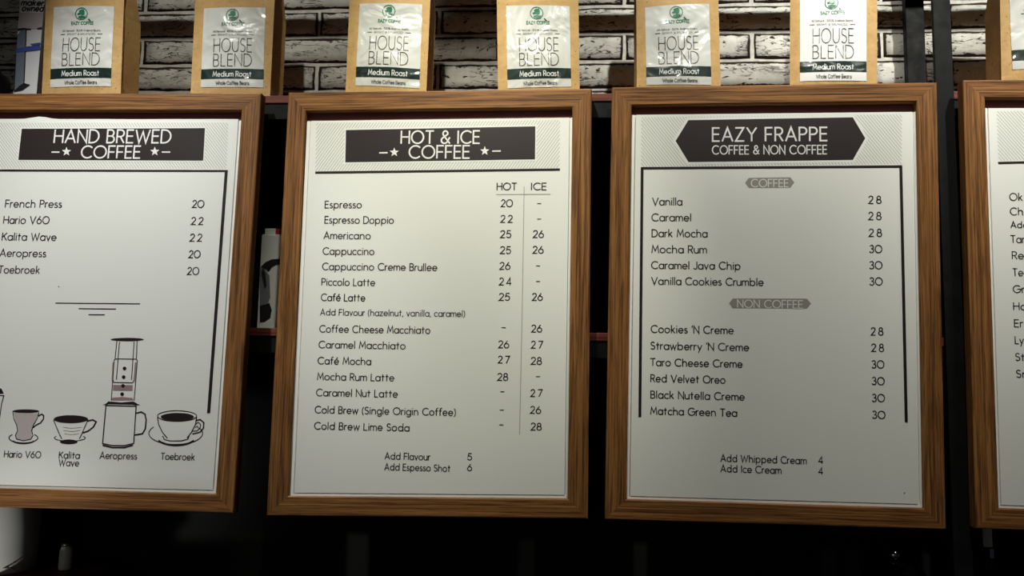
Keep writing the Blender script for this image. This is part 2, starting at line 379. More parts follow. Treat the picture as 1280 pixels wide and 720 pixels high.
# ---------------------------------------------------------------- steel rack with red-brown boards
rack = tag(empty('shelf_rack', (0, YF, 0)), 'charcoal steel rack with red-brown shelf boards against the brick wall', 'rack')
def rpart(name, x0, x1, y0, y1, z0, z1, mat, bev=.0008):
    o = box(name, x0, x1, y0-YF, y1-YF, z0, z1, mat, rack, bev); return o
TB, RB = .0125, .026
pf = [(aty(1165.5, 60, 1.262+0).x, aty(1187.5, 60, 1.262).x)]
pw = .026
xp = aty(1176.3, 60, YF).x
ROW = []
M_dkboard = NT('shade_dark_board', .6, srgb(20, 15, 13), spec=.2).m  # shade put into the colour: the unlit third board is made near-black
def board(z):
    x0, x1, y0, y1 = XL, XR, .0, 1.462-YF
    bm = bmesh.new(); boxbm(bm, x0, x1, y0, y1, z-TB, z, .001)
    uvl = bm.loops.layers.uv.new('UVMap')
    for f in bm.faces:
        for l in f.loops: l[uvl].uv = (l.vert.co.x, l.vert.co.y+l.vert.co.z)
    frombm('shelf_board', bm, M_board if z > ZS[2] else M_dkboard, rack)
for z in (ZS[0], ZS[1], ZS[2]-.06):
    board(z)
    rpart('front_rail', XL, XR, YF+.002, YF+.022, z-TB-RB, z-TB, M_steel)
    rpart('rear_rail', XL, XR, 1.435, 1.455, z-TB-RB, z-TB, M_steel)
rpart('front_rail', XL, XR, YF+.002, YF+.008, EYE+.771, EYE+.795, M_steel)
for xx in (xp, -1.38):
    rpart('front_post', xx-pw/2, xx+pw/2, YF-.008, YF-.0005, 0, EYE+1.1, M_steel)
xr = aty(1143.0, 60, 1.470).x
for xx in (xr, -1.38):
    rpart('rear_post', xx-.0155, xx+.0155, 1.4625, 1.478, 0, EYE+1.1, M_steel)
rpart('shade_panel', XL, XR, 1.4635, 1.467, ZS[2]-.5, ZS[0]-TB, M_shadepanel, 0) if False else None
for a, b in ((ZS[1], ZS[0]-TB), (ZS[2]-.06, ZS[1]-TB), (ZS[2]-.45, ZS[2]-.06-TB)):
    rpart('shade_panel', XL, XR, 1.4565, 1.4615, a, b, M_shadepanel, 0)  # added panels, their black stands for the unlit depth behind the lower tiers
# ---------------------------------------------------------------- framed menus
W = .47; H = FRAME_H; MG = .0294
POSE = {k+1: Matrix.Translation((q[0], q[1], q[2]+EYE)) @ rot(q[5], q[3], q[4]).to_4x4() if False else None for k, q in enumerate(FR)}
for k, q in enumerate(FR):
    POSE[k+1] = Matrix.Translation((q[0], q[1], q[2]+EYE)) @ rot(q[3], q[4], q[5]).to_4x4()
OUT = {1: {'TR': (326.9, 116.4), 'BR': (291.5, 641.6)},
 2: {'TL': (360.6, 115.5), 'TR': (739.8, 111), 'BL': (333.1, 644.4), 'BR': (734.8, 648.5)},
 3: {'TL': (765.1, 109), 'TR': (1171, 102.9), 'BL': (756, 649), 'BR': (1182.7, 661.9)},
 4: {'TL': (1203.8, 100), 'BL': (1220.6, 660.6)}}
INN = {1: {'TR': (302.5, 138.4), 'BR': (270, 616.9)},
 2: {'TL': (382.6, 139.4), 'TR': (715.5, 134.8), 'BL': (361, 619.8), 'BR': (709.4, 623)},
 3: {'TL': (789.5, 132), 'TR': (1145, 127.5), 'BL': (783.3, 623.7), 'BR': (1153.5, 635)},
 4: {'TL': (1230.6, 123), 'BL': (1248, 635)}}
LIP = {1: {'TR': (302, 150.6), 'BR': (269.8, 616.7)},
 2: {'TL': (383.8, 151.4), 'TR': (715.5, 147), 'BL': (361.3, 619.8), 'BR': (709.4, 623)},
 3: {'TL': (789.8, 143.7), 'TR': (1144.6, 139.8), 'BL': (783.3, 623.7), 'BR': (1153.3, 635)},
 4: {'TL': (1231.8, 135.2), 'BL': (1248.2, 635)}}
SHT = {1: {'TR': (297.8, 148.9), 'BR': (265.9, 612.5)},
 2: {'TL': (389, 151.2), 'TR': (711.8, 147.1), 'BL': (368, 615.8), 'BR': (705.6, 618.6)},
 3: {'TL': (795, 143.5), 'TR': (1140.8, 139.8), 'BL': (787.8, 619.8), 'BR': (1148.5, 630)},
 4: {'TL': (1235.3, 135.2), 'BL': (1251.6, 631)}}
YS = .0040
class Menu:
    def __init__(s, k, label, ang=0, wav=None):
        s.k = k; s.M = POSE[k]; s.inv = s.M.inverted(); s.R3 = s.M.to_3x3(); s.ang = ang
        s.wav = wav or (lambda x, z: 0)
        s.root = tag(empty('menu_frame', mat=s.M), label, 'menu', 'framed menus hung along the rack')
        s.build()
    def P(s, px, py, y=YS):
        n = s.R3 @ Vector((0, 1, 0)); p0 = s.M @ Vector((0, y, 0)); q = s.inv @ on_plane(px, py, p0, n); return Vector((q.x, q.z))
    def quad(s, dic, y, mg):
        c = {'TL': (-W/2+mg, -mg), 'TR': (W/2-mg, -mg), 'BL': (-W/2+mg, -H+mg), 'BR': (W/2-mg, -H+mg)}
        have = {}
        for a, (px, py) in dic.items(): have[a] = s.P(px, py, y)
        for a in c:
            if a not in have:
                b = a[0]+('L' if a[1] == 'R' else 'R')   # mirror the visible corner of the same height
                t = have[b]; c0 = Vector((-t.x, t.y)); have[a] = c0
        return have
    def build(s):
        o = s.quad(OUT[s.k], 0, 0); i = s.quad(INN[s.k], .002, MG); lp = s.quad(LIP[s.k], YS, MG); sh = s.quad(SHT[s.k], YS, MG)
        s.sh = sh
        prof = [(0, .019), (0, .0012), (.035, .0002), (.08, 0), (.56, 0), (.60, .0003), (.64, .0002), (.94, .0003), (1, .0014), (1, .019)]
        for a, b, nm in (('TL', 'TR', 'top_rail'), ('TR', 'BR', 'side_rail'), ('BR', 'BL', 'bottom_rail'), ('BL', 'TL', 'side_rail')):
            V, F, U = [], [], []; N = len(prof); L = (o[a]-o[b]).length
            for e, cc in enumerate((a, b)):
                for t, y in prof:
                    p = o[cc].lerp(i[cc], t); V.append((p.x, y, p.y))
                    off = t*MG; U.append((off if e == 0 else L-off, t*MG+y))
            for q in range(N):
                q2 = (q+1) % N; F.append((q, q2, N+q2, N+q))
            F.append(tuple(range(N))[::-1]); F.append(tuple(range(N, 2*N)))
            mesh(nm, V, F, M_wood, s.root, uvs=U)
        def slab(name, q, y0, y1, mat, grow=0):
            V = []
            for y in (y0, y1):
                for cc in ('TL', 'TR', 'BR', 'BL'):
                    gx = -grow if cc[1] == 'L' else grow; gz = grow if cc[0] == 'T' else -grow
                    V.append((q[cc].x+gx, y, q[cc].y+gz))
            F = [(0, 1, 2, 3)[::-1], (4, 5, 6, 7)]+[(k, (k+1) % 4, 4+(k+1) % 4, 4+k) for k in range(4)]
            return mesh(name, V, F, mat, s.root)
        slab('backing_panel', i, .0105, .0155, M_backing, -.0006)
        mb = dict(lp)
        if s.k == 4 or s.k == 1: pass
        slab('mount_board', {c: Vector((v.x*  .9985, v.y)) for c, v in mb.items()}, .0072, .0104, M_lip)
        # raised white edging left, right and along the bottom
        gw = .0016; V, F = [], []
        def strip(A, B, C, D):
            b = len(V)
            for y in (YS+.0004, .0072):
                for p in (A, B, C, D): V.append((p.x, y, p.y))
            F.extend([(b, b+1, b+2, b+3)]+[(b+k, b+(k+1) % 4, b+4+(k+1) % 4, b+4+k) for k in range(4)])
        q = {c: v.copy() for c, v in lp.items()}
        gi = {'TL': sh['TL']+Vector((-gw, 0)), 'BL': sh['BL']+Vector((-gw, -gw)), 'TR': sh['TR']+Vector((gw, 0)), 'BR': sh['BR']+Vector((gw, -gw))}
        for c in ('TL', 'TR'): gi[c].y = q[c].y
        strip(q['TL'], q['BL'], gi['BL'], gi['TL']); strip(q['BL'], q['BR'], gi['BR'], gi['BL']); strip(q['BR'], q['TR'], gi['TR'], gi['BR'])
        mesh('edging', V, F, M_lip, s.root)
        # the printed sheet
        nx, nz = 36, 44; V, F = [], []
        for j in range(nz+1):
            for ii in range(nx+1):
                u, v = ii/nx, j/nz; p = sh['TL'].lerp(sh['TR'], u).lerp(sh['BL'].lerp(sh['BR'], u), v)
                z = p.y+(s.topwave(p.x) if (s.k == 1 and j == 0) else 0)
                V.append((p.x, YS+s.wav(p.x, p.y), z))
        for j in range(nz):
            for ii in range(nx):
                a = j*(nx+1)+ii; F.append((a, a+nx+1, a+nx+2, a+1))
        rim = [a for a in range(nx+1)]+[j*(nx+1)+nx for j in range(1, nz+1)]+[nz*(nx+1)+a for a in range(nx-1, -1, -1)]+[j*(nx+1) for j in range(nz-1, 0, -1)]
        b = len(V); nr = len(rim)
        for k in rim: V.append(V[k])
        for k in rim: V.append((V[k][0], .0071, V[k][2]))
        for k in range(nr): k2 = (k+1) % nr; F.append((b+k, b+k2, b+nr+k2, b+nr+k))
        s.sheet = mesh('menu_sheet', V, F, M_sheet, s.root)
        for p in s.sheet.data.polygons[:nx*nz]: p.use_smooth = True
        # hooks that hold the frame to the steel rail
        for hx in (-.15, .15):
            zr = (s.inv @ Vector((0, YF, ZS[0]-TB-RB/2))).z
            yr = (s.inv @ Vector((s.M @ Vector((hx, 0, zr))).to_tuple()[:1]+(YF+.002, ZS[0]-TB-RB/2)) if False else s.inv @ Vector(((s.M @ Vector((hx, 0, zr))).x, YF+.002, ZS[0]-TB-RB/2))).y
            box('hanging_hook', hx-.008, hx+.008, .0188, yr-.0006, zr-.006, zr+.006, M_nickel, s.root, .0005)
    def topwave(s, x):
        q = s.P(50, 148).x; return .0042*math.exp(-((x-q)/.017)**2)
    def put(s, name, V2, F, mat, lift=.00025, rotate=None):
        if rotate:
            c, ang = rotate; ca, sa = math.cos(ang), math.sin(ang)
            V2 = [(c.x+(x-c.x)*ca-(z-c.y)*sa, c.y+(x-c.x)*sa+(z-c.y)*ca) for x, z in V2]
        V = [(x, YS+s.wav(x, z)-lift, z) for x, z in V2]
        return mesh(name, V, F, mat, s.sheet)
    def text(s, t, x0, x1, base, cap, wt=1.25, mat=None, name='menu_line', lift=.00025, sp=.2):
        mat = mat or M_ink; base -= wt*.45; cap -= wt*.8; x0 += wt*.5; x1 -= wt*.5
        a = s.P(x0, base); b = s.P(x1, base); cp = s.P(x0, base-cap).y-a.y; mpp = cp/cap
        V, F = text2d(t, a.x, b.x, a.y, cp, wt*mpp, sp)
        return s.put(name, V, F, mat, lift, (a, s.ang))
    def line(s, pts, wt, mat=None, name='rule_line', lift=.00025, cap=0):
        mat = mat or M_ink; Q = [s.P(*p) for p in pts]; mpp = abs(s.P(pts[0][0], pts[0][1]-10).y-Q[0].y)/10
        # subdivide long runs so they follow the sheet
        R = [Q[0]]
        for a, b in zip(Q, Q[1:]):
            n = max(1, int((b-a).length/.02)); R += [a.lerp(b, k/n) for k in range(1, n+1)]
        V, F = [], []; ribbon(V, F, R, wt*mpp, cap); return s.put(name, V, F, mat, lift)
    def fillq(s, q, mat, name, lift=.0002, n=12, m=4):
        TL, TR, BR, BL = [s.P(*p) for p in q]; V, F = [], []
        for j in range(m+1):
            for i in range(n+1):
                p = TL.lerp(TR, i/n).lerp(BL.lerp(BR, i/n), j/m); V.append((p.x, p.y))
        for j in range(m):
            for i in range(n): a = j*(n+1)+i; F.append((a, a+n+1, a+n+2, a+1))
        return s.put(name, V, F, mat, lift)
    def poly(s, pts, mat, name, lift=.0002):
        V = [tuple(s.P(*p)) for p in pts]; return s.put(name, V, [tuple(range(len(V)))], mat, lift)
    def hatch(s, q, pitch, slope, name='hatching'):
        TL, TR, BR, BL = [s.P(*p) for p in q]; V, F = [], []; Wd = (TR-TL).length; Ht = (TL-BL).length; run = Ht/slope
        k = -Ht
        x = min(0, -abs(run))
        while x < Wd+abs(run):
            # line from (x, 0 top) to (x+run, bottom)
            t0, t1 = 0.0, 1.0
            for lo, hi in ((0, Wd),):
                if run > 0: t0 = max(t0, (lo-x)/run); t1 = min(t1, (hi-x)/run)
                else: t0 = max(t0, (hi-x)/run); t1 = min(t1, (lo-x)/run)
            if t1-t0 > .02:
                pts = []
                for n in range(5):
                    t = t0+(t1-t0)*n/4; u = (x+run*t)/Wd
                    p = TL.lerp(TR, u).lerp(BL.lerp(BR, u), t); pts.append(p)
                ribbon(V, F, pts, .0010, 0)
            x += pitch
        s.put(name, V, F, M_hatch, .00012)
    def star(s, px, py, r, mat, name='printed_star'):
        pts = [(px+(r if k % 2 == 0 else r*.42)*math.sin(math.pi*k/5), py-(r if k % 2 == 0 else r*.42)*math.cos(math.pi*k/5)) for k in range(10)]
        V = [(px, py)]+pts; V = [tuple(s.P(*p)) for p in V]
        return s.put(name, V, [(0, 1+k, 1+(k+1) % 10) for k in range(10)], mat, .0004)
def wav1(x, z):
    # the left sheet is slack: a buckle at its top edge and a few soft ripples near the corners
    e = math.exp(z/.05) if z < 0 else 1
    return -.0016*math.exp(-((x+.17)/.05)**2)*e - .0009*math.exp(-((x-.17)/.03)**2-((z+.05)/.02)**2) + .0004*math.sin(x*40)*math.exp((z+.03)/.05) - .0006*math.exp(-((z+H-.050)/.007)**2)
m1 = Menu(1, 'walnut framed hand brewed coffee menu with drawings of cups, leftmost frame', 0, wav1)
m2 = Menu(2, 'walnut framed hot and ice coffee menu with two price columns', -.004)
m3 = Menu(3, 'walnut framed frappe menu with a dark hexagonal heading', 0)
m4 = Menu(4, 'walnut framed menu cut off by the right edge of the picture', 0)
# --- menu 2
m2.hatch([(395.5, 154), (700, 150), (699.3, 210), (394.2, 214)], .0046, -1.45)
m2.fillq([(430.7, 160.6), (671, 156), (670.6, 201.3), (429.6, 205)], M_sheet, 'heading_margin', .0002)
m2.fillq([(432.5, 162.6), (669.2, 158), (668.8, 199.3), (431.6, 203)], M_banner, 'heading_banner', .0003)
HW = dict(mat=M_white_ink, name='heading_text', lift=.00045)
m2.text('HOT & ICE', 500.5, 600, 180.2, 17, 1.9, **HW); m2.text('COFFEE', 510.5, 587.5, 198.6, 17, 1.9, sp=.2, **HW)
m2.line([(474, 191.2), (484.5, 191)], 1.7, M_white_ink, 'heading_dash', .00045); m2.line([(615.3, 189), (626, 188.8)], 1.7, M_white_ink, 'heading_dash', .00045)
m2.star(492.9, 190.4, 6, M_white_ink); m2.star(606, 188.8, 6, M_white_ink)
m2.line([(394.1, 215.9), (699.9, 212)], 3, M_ink)
for t, a, b, y in (('HOT', 620.6, 646.3, 238), ('ICE', 663.3, 683.3, 238)): m2.text(t, a, b, y, 9.6, 1.35)
m2.line([(620.2, 243.2), (688, 242.8)], .8, M_thin); m2.line([(655.2, 233), (652.9, 380), (649.5, 543)], .8, M_thin)
for t, a, b, y in (('Espresso', 405.7, 452.3, 260.6), ('Espresso Doppio', 405.4, 492.4, 279.7), ('Americano', 404.2, 463.5, 299.2), ('Cappuccino', 403.1, 468, 318.7),
  ('Cappuccino Creme Brullee', 402.4, 546.7, 337.9), ('Piccolo Latte', 401.6, 469, 357.3), ('Café Latte', 400.9, 456.6, 376.5),
  ('Coffee Cheese Macchiato', 398.9, 538, 415.8), ('Caramel Macchiato', 398, 507, 435.5), ('Café Mocha', 396.8, 464, 455.6), ('Mocha Rum Latte', 396, 493, 475.4),
  ('Caramel Nut Latte', 394.8, 497.3, 495.4), ('Cold Brew (Single Origin Coffee)', 393.2, 570, 516.8), ('Cold Brew Lime Soda', 392.4, 512, 537)):
    m2.text(t, a, b, y, 9.6)
m2.text('Add Flavour (hazelnut, vanilla, caramel)', 400, 581.5, 394.4, 8.4, 1.05)
for t, a, b, y in (('Add Flavour', 480.6, 538, 574.4), ('Add Espesso Shot', 480.2, 563, 588)): m2.text(t, a, b, y, 9, 1.15)
for t, a, b, y in (('5', 583.9, 590.2, 575.4), ('6', 583.7, 590.2, 588.8)): m2.text(t, a, b, y, 9, 1.15, name='price')
for t, a, b, y in (('20', 626, 641.2, 259), ('22', 625.5, 641, 278.5), ('25', 624.9, 639.3, 297.6), ('25', 624.8, 639, 317.6), ('26', 624.2, 638.2, 337.3), ('24', 623.8, 639.5, 356.8), ('25', 623.4, 637.7, 376),
  ('26', 622.6, 636.6, 435.3), ('27', 622.2, 637.5, 454.4), ('28', 621.4, 635.4, 476),
  ('26', 666, 680, 297.6), ('26', 665.6, 679.6, 317.2), ('26', 664.8, 678.6, 376), ('26', 664, 677.8, 415.6), ('27', 663.6, 679, 435.7), ('28', 663.4, 677.5, 456),
  ('27', 662.9, 678.3, 496.2), ('26', 662.5, 676.5, 517.2), ('28', 663.2, 677.3, 538)): m2.text(t, a, b, y, 9.8, 1.3, name='price', sp=.46 if t in ('22', '24', '27') else .2)
for x, y in ((671.5, 254.6), (671.5, 273.8), (670, 332.4), (670, 351.9), (670, 470.8)): m2.line([(x, y), (x+5, y)], 1.1, name='price_dash')
for x, y in ((626.8, 409.6), (625.2, 489.6), (624.6, 512.6), (624.2, 531.1)): m2.line([(x, y), (x+5.2, y)], 1.1, name='price_dash')
# --- menu 3
m3.hatch([(801.5, 146.5), (1127.4, 143), (1127, 205), (801.4, 208.8)], .0046, 1.3)
def hexa(m, c, mat, name, lift, gw=0):
    (lx, ly), (tlx, tly), (trx, try_), (rx, ry), (brx, bry), (blx, bly) = c
    return m.poly([(lx-gw*1.3, ly), (tlx-gw*.6, tly-gw), (trx+gw*.6, try_-gw), (rx+gw*1.3, ry), (brx+gw*.6, bry+gw), (blx-gw*.6, bly+gw)], mat, name, lift)
hx = [(844.5, 176.2), (860.5, 150.2), (1065.9, 146.7), (1081.5, 172.9), (1065.9, 200), (860.5, 202.7)]
hexa(m3, hx, M_sheet, 'heading_margin', .0002, 3); hexa(m3, hx, M_banner, 'heading_banner', .0003)
m3.text('EAZY FRAPPE', 889.8, 1034.6, 177.4, 18, 2, sp=.24, **HW); m3.text('COFFEE & NON COFFEE', 889.8, 1034, 193.4, 11.6, 1.35, sp=.22, **HW)
m3.line([(799.8, 521.5), (802.7, 212), (802.7, 210)], 3.6); m3.line([(801, 210.4), (1127.6, 208.2)], 3.2); m3.line([(1126, 208), (1132.8, 528)], 3.6)
for c, t, a, b, y, cp in (([(931.3, 228.5), (936, 222.3), (988, 221.7), (992.8, 228.2), (988, 234.6), (936, 235)], 'COFFEE', 938.5, 985.8, 234.2, 10.4),
   ([(911.3, 379), (916, 373.1), (1008.6, 373.3), (1013.8, 379.6), (1008.6, 385.6), (916, 385.2)], 'NON COFFEE', 921.3, 1003.8, 384.8, 10.4)):
    hexa(m3, c, M_grey_ink, 'section_badge', .0002); m3.text(t, a, b, y, cp, 1.2, M_white_ink, 'badge_text', .0004, sp=.2)
for t, a, b, y in (('Vanilla', 815, 853, 257), ('Caramel', 814.2, 864.3, 276.8), ('Dark Mocha', 814.4, 884.6, 296.6), ('Mocha Rum', 814.2, 883.8, 316.5), ('Caramel Java Chip', 813.8, 926, 336.4),
  ('Vanilla Cookies Crumble', 813.8, 954.6, 356.2), ("Cookies 'N Creme", 813.3, 917.2, 416.2), ("Strawberry 'N Creme", 812.9, 936.5, 437), ('Taro Cheese Creme', 812.5, 928.3, 457.6),
  ('Red Velvet Oreo', 812.9, 907, 477.8), ('Black Nutella Creme', 812.9, 931, 498.2), ('Matcha Green Tea', 812.7, 921.6, 518.4)): m3.text(t, a, b, y, 10, 1.3)
for t, a, b, y in (('28', 1085.3, 1102, 255), ('28', 1085.3, 1102, 275.2), ('28', 1085.7, 1102.7, 296.2), ('30', 1086.5, 1103, 316.5), ('30', 1086.5, 1103.2, 336.7), ('30', 1086.7, 1103.5, 357),
  ('28', 1088.3, 1104.4, 419.4), ('28', 1089, 1105.2, 439.8), ('30', 1089.2, 1105.6, 460.6), ('30', 1089.6, 1106, 481.4), ('30', 1089.6, 1106.4, 502.6), ('30', 1090, 1107, 523.6)): m3.text(t, a, b, y, 10.4, 1.35, name='price', sp=.46 if t == '28' else .2)
for t, a, b, y in (('Add Whipped Cream', 900.4, 1008.5, 577.2), ('Add Ice Cream', 900.4, 977, 590.2)): m3.text(t, a, b, y, 9.4, 1.2)
for y in (579.4, 593): m3.text('4', 1022.8, 1029, y, 9, 1.2, name='price')
# --- menu 1
x00 = -60
m1.hatch([(x00, 153.5), (285.5, 153.5), (283, 210.5), (x00-3, 210.5)], .0046, 1.3)
m1.fillq([(26, 159.4), (258, 158.8), (255.6, 202.6), (21.4, 201.6)], M_sheet, 'heading_margin', .0002)
m1.fillq([(27.5, 161), (256.5, 160.3), (254, 200.9), (23, 200)], M_banner, 'heading_banner', .0003)
m1.text('HAND BREWED', 66.8, 214, 179.2, 17.4, 1.9, sp=.22, **HW); m1.text('COFFEE', 100.6, 175.6, 198.3, 16.4, 1.9, sp=.2, **HW)
m1.line([(64.5, 190.2), (74.5, 190.2)], 1.7, M_white_ink, 'heading_dash', .00045); m1.line([(202.5, 190.2), (213, 190.2)], 1.7, M_white_ink, 'heading_dash', .00045)
m1.star(83.3, 189.6, 6, M_white_ink); m1.star(193.6, 189.4, 6, M_white_ink)
m1.line([(x00, 213), (284.4, 213.8)], 2.6); m1.line([(283, 213), (260.8, 516.5)], 3.8)
for t, a, b, y in (('French Press', 6, 77.5, 259.6), ('Hario V60', 3.8, 61.8, 279.9), ('Kalita Wave', 2, 70.6, 300.8), ('Aeropress', -.8, 57.8, 321.2), ('Toebroek', -2.6, 50, 342)): m1.text(t, a, b, y, 10, 1.25)
for t, a, b, y in (('20', 240, 255.2, 260), ('22', 238.6, 254.2, 281.2), ('22', 237, 252.8, 302), ('20', 235.6, 250.6, 322.8), ('20', 233.8, 249, 343.8)): m1.text(t, a, b, y, 10, 1.3, name='price', sp=.46 if t in ('22', '24', '27') else .2)
m1.line([(69.3, 378.9), (175, 379.8)], 1.3); m1.line([(98.3, 385.8), (145, 386.3)], 1.3); m1.line([(110.8, 393.4), (131, 393.6)], 1.3)
for t, a, b, y in (('Hario V60', 4.6, 51.4, 571.9), ('Kalita', 73.3, 99.8, 573.2), ('Wave', 73, 99, 582.6), ('Aeropress', 124.3, 171.5, 573.6), ('Toebroek', 200.5, 243.7, 574.8)): m1.text(t, a, b, y, 8.9, 1.15, name='drawing_caption')
def C6(*p): return [(x/3, 360+y/3) for x, y in p]
def C7(*p): return [(110+x/3.6, 400+y/3.6) for x, y in p]
def ell(cx, cy, rx, ry, a0=0, a1=360, n=28): return [(cx+rx*math.cos(math.radians(a0+(a1-a0)*k/n)), cy+ry*math.sin(math.radians(a0+(a1-a0)*k/n))) for k in range(n+(0 if a1-a0 == 360 else 1))]
D = dict(name='drawing_line')
def loop(m, pts, wt, **k): m.line(pts+[pts[0]], wt, **k)
# v60 dripper
m1.poly(C6((52, 468), (56, 492), (66, 515), (68, 535), (61, 555), (66, 568), (90, 573), (114, 568), (121, 555), (117, 535), (122, 515), (136, 490), (142, 470)), M_pink, 'drawing_tone')
m1.line(C6((48, 462), (52, 490), (63, 515), (66, 535), (58, 553), (62, 566), (88, 573), (116, 567), (124, 553), (119, 535), (125, 515), (140, 490), (146, 466)), 1.1, **D)
m1.poly(C6(*ell(97, 462, 50, 7)), M_ink, 'drawing_fill')
m1.line(C6((144, 480), (156, 473), (164, 478), (163, 492), (152, 506), (134, 515), (124, 524)), 1.7, **D)
m1.line(C6(*ell(88, 562, 54, 19, -40, 220)), 1.3, **D); m1.line(C6(*ell(88, 568, 42, 15, 20, 160)), 1.8, **D)
# kalita
m1.poly(C6(*ell(266, 492, 65, 15)), M_ink, 'drawing_fill')
m1.line(C6((201, 494), (208, 512), (224, 550), (232, 566)), 1.2, **D); m1.line(C6((331, 494), (322, 512), (308, 545), (298, 566)), 1.2, **D)
for yy, a, b in ((522, 236, 305), (534, 238, 300), (546, 242, 296)):
    m1.line(C6((a, yy), ((a+b)/2, yy+4), (b, yy)), .5, M_grey_ink, 'drawing_line')
m1.line(C6((326, 500), (348, 494), (361, 502), (350, 522), (330, 537), (310, 543)), 1.9, **D)
m1.line(C6(*ell(262, 562, 58, 12, -30, 210)), .9, **D); m1.poly(C6(*ell(258, 577, 33, 9)), M_ink, 'drawing_fill')
# aeropress
m1.poly(C7(*ell(177, 88, 75, 8)), M_ink, 'drawing_fill')
for a in (((130, 95), (122, 175)), ((142, 98), (128, 268)), ((208, 98), (196, 270)), ((221, 95), (218, 175))): m1.line(C7(*a), 1.1, **D)
m1.line(C7((105, 362), (118, 180), (126, 175), (216, 176), (222, 182), (208, 362)), 1.1, **D)
m1.line(C7((114, 190), (110, 275)), 2, M_mauve, 'drawing_tone', .0002); m1.line(C7((215, 190), (208, 275)), 2, M_mauve, 'drawing_tone', .0002)
m1.line(C7((112, 268), (116, 281), (200, 283), (208, 272)), 1.1, **D)
m1.poly(C7((114, 292), (202, 293), (200, 319), (112, 318)), M_mauve, 'drawing_tone'); m1.poly(C7((103, 362), (110, 350), (155, 346), (200, 351), (206, 362)), M_mauve, 'drawing_tone')
for cx, cy in ((165, 218), (161, 257), (158, 296), (154, 334)): m1.poly(C7(*ell(cx, cy, 8.5, 8.5, n=14)), M_ink, 'drawing_dot', .0003)
m1.poly(C7((66, 382), (80, 377), (92, 366), (150, 371), (205, 366), (220, 376), (236, 383), (215, 384), (200, 381), (92, 379), (82, 384)), M_ink, 'drawing_fill', .0003)
m1.line(C7((216, 388), (81, 385), (66, 556), (110, 565), (165, 565), (206, 555), (217, 386)), 1.5, **D); m1.line(C7((66, 564), (110, 574), (165, 574), (203, 563)), 2, **D)
m1.line(C7((214, 420), (240, 414), (257, 424), (262, 450), (258, 490), (245, 512), (208, 518)), 1.9, **D)
# toebroek
m1.line(C7(*ell(395, 510, 121, 50, -30, 215, 34)), 1.2, **D); m1.line(C7(*ell(397, 520, 92, 44, 30, 150)), 2.4, **D)
loop(m1, C7(*ell(401, 432, 88, 24, n=34)), 1.1, **D); m1.poly(C7(*ell(402, 436, 75, 18)), M_ink, 'drawing_fill')
m1.line(C7((313, 436), (318, 470), (335, 505), (358, 533)), 1.3, **D); m1.line(C7((489, 436), (484, 470), (466, 505), (446, 531)), 1.3, **D)
m1.line(C7((336, 522), (344, 538), (370, 544), (420, 544), (450, 536), (456, 520)), 1.2, **D)
m1.line(C7((486, 452), (505, 448), (521, 462), (520, 486), (504, 505), (470, 513)), 1.7, **D); m1.line(C7((484, 470), (496, 460), (507, 470), (504, 488), (490, 499), (468, 500)), 1.1, **D); m1.line(C7((482, 484), (492, 478), (498, 488)), 1, **D)
# pot at the left edge
m1.poly([(-14, 486), (-4, 483), (2, 486), (5, 492), (-14, 494)], M_ink, 'drawing_fill'); m1.line([(-14, 494), (5, 494.5), (2, 505), (0, 520), (-3, 538), (-12, 552)], 1.2, **D)
# --- menu 4
m4.hatch([(1245.8, 139), (1330, 138), (1330, 198), (1248, 201)], .0046, 1.25)
m4.line([(1247.5, 203.8), (1345, 201.5)], 3)
for t, a, b, y, cp in (('Ok', 1261.6, 1278.6, 251.2, 10), ('Ch', 1262.3, 1279.2, 269.4, 10), ('Add', 1263, 1285.5, 285.3, 8.6), ('Tar', 1263, 1281, 304, 10), ('Re', 1264.8, 1280, 324.2, 10),
   ('Tee', 1265.6, 1286, 345.4, 10), ('Gr', 1266, 1281, 366.4, 10), ('Ho', 1266.4, 1283.5, 387.8, 10), ('Er', 1267.5, 1279, 409.2, 10), ('Ly', 1268.4, 1280, 430.2, 10), ('St', 1268.9, 1281, 451.2, 10), ('Sn', 1270, 1285, 472.2, 10)):
    m4.text(t, a, b, y, cp, 1.25)
m1.poly([(72.9, 357.6), (74.3, 357.8), (74.2, 359.2), (73, 359)], M_ink, 'paper_speck', .0003); m3.poly([(1129.8, 615.2), (1131.2, 615.6), (1130.9, 617), (1129.7, 616.6)], M_ink, 'paper_speck', .0003)
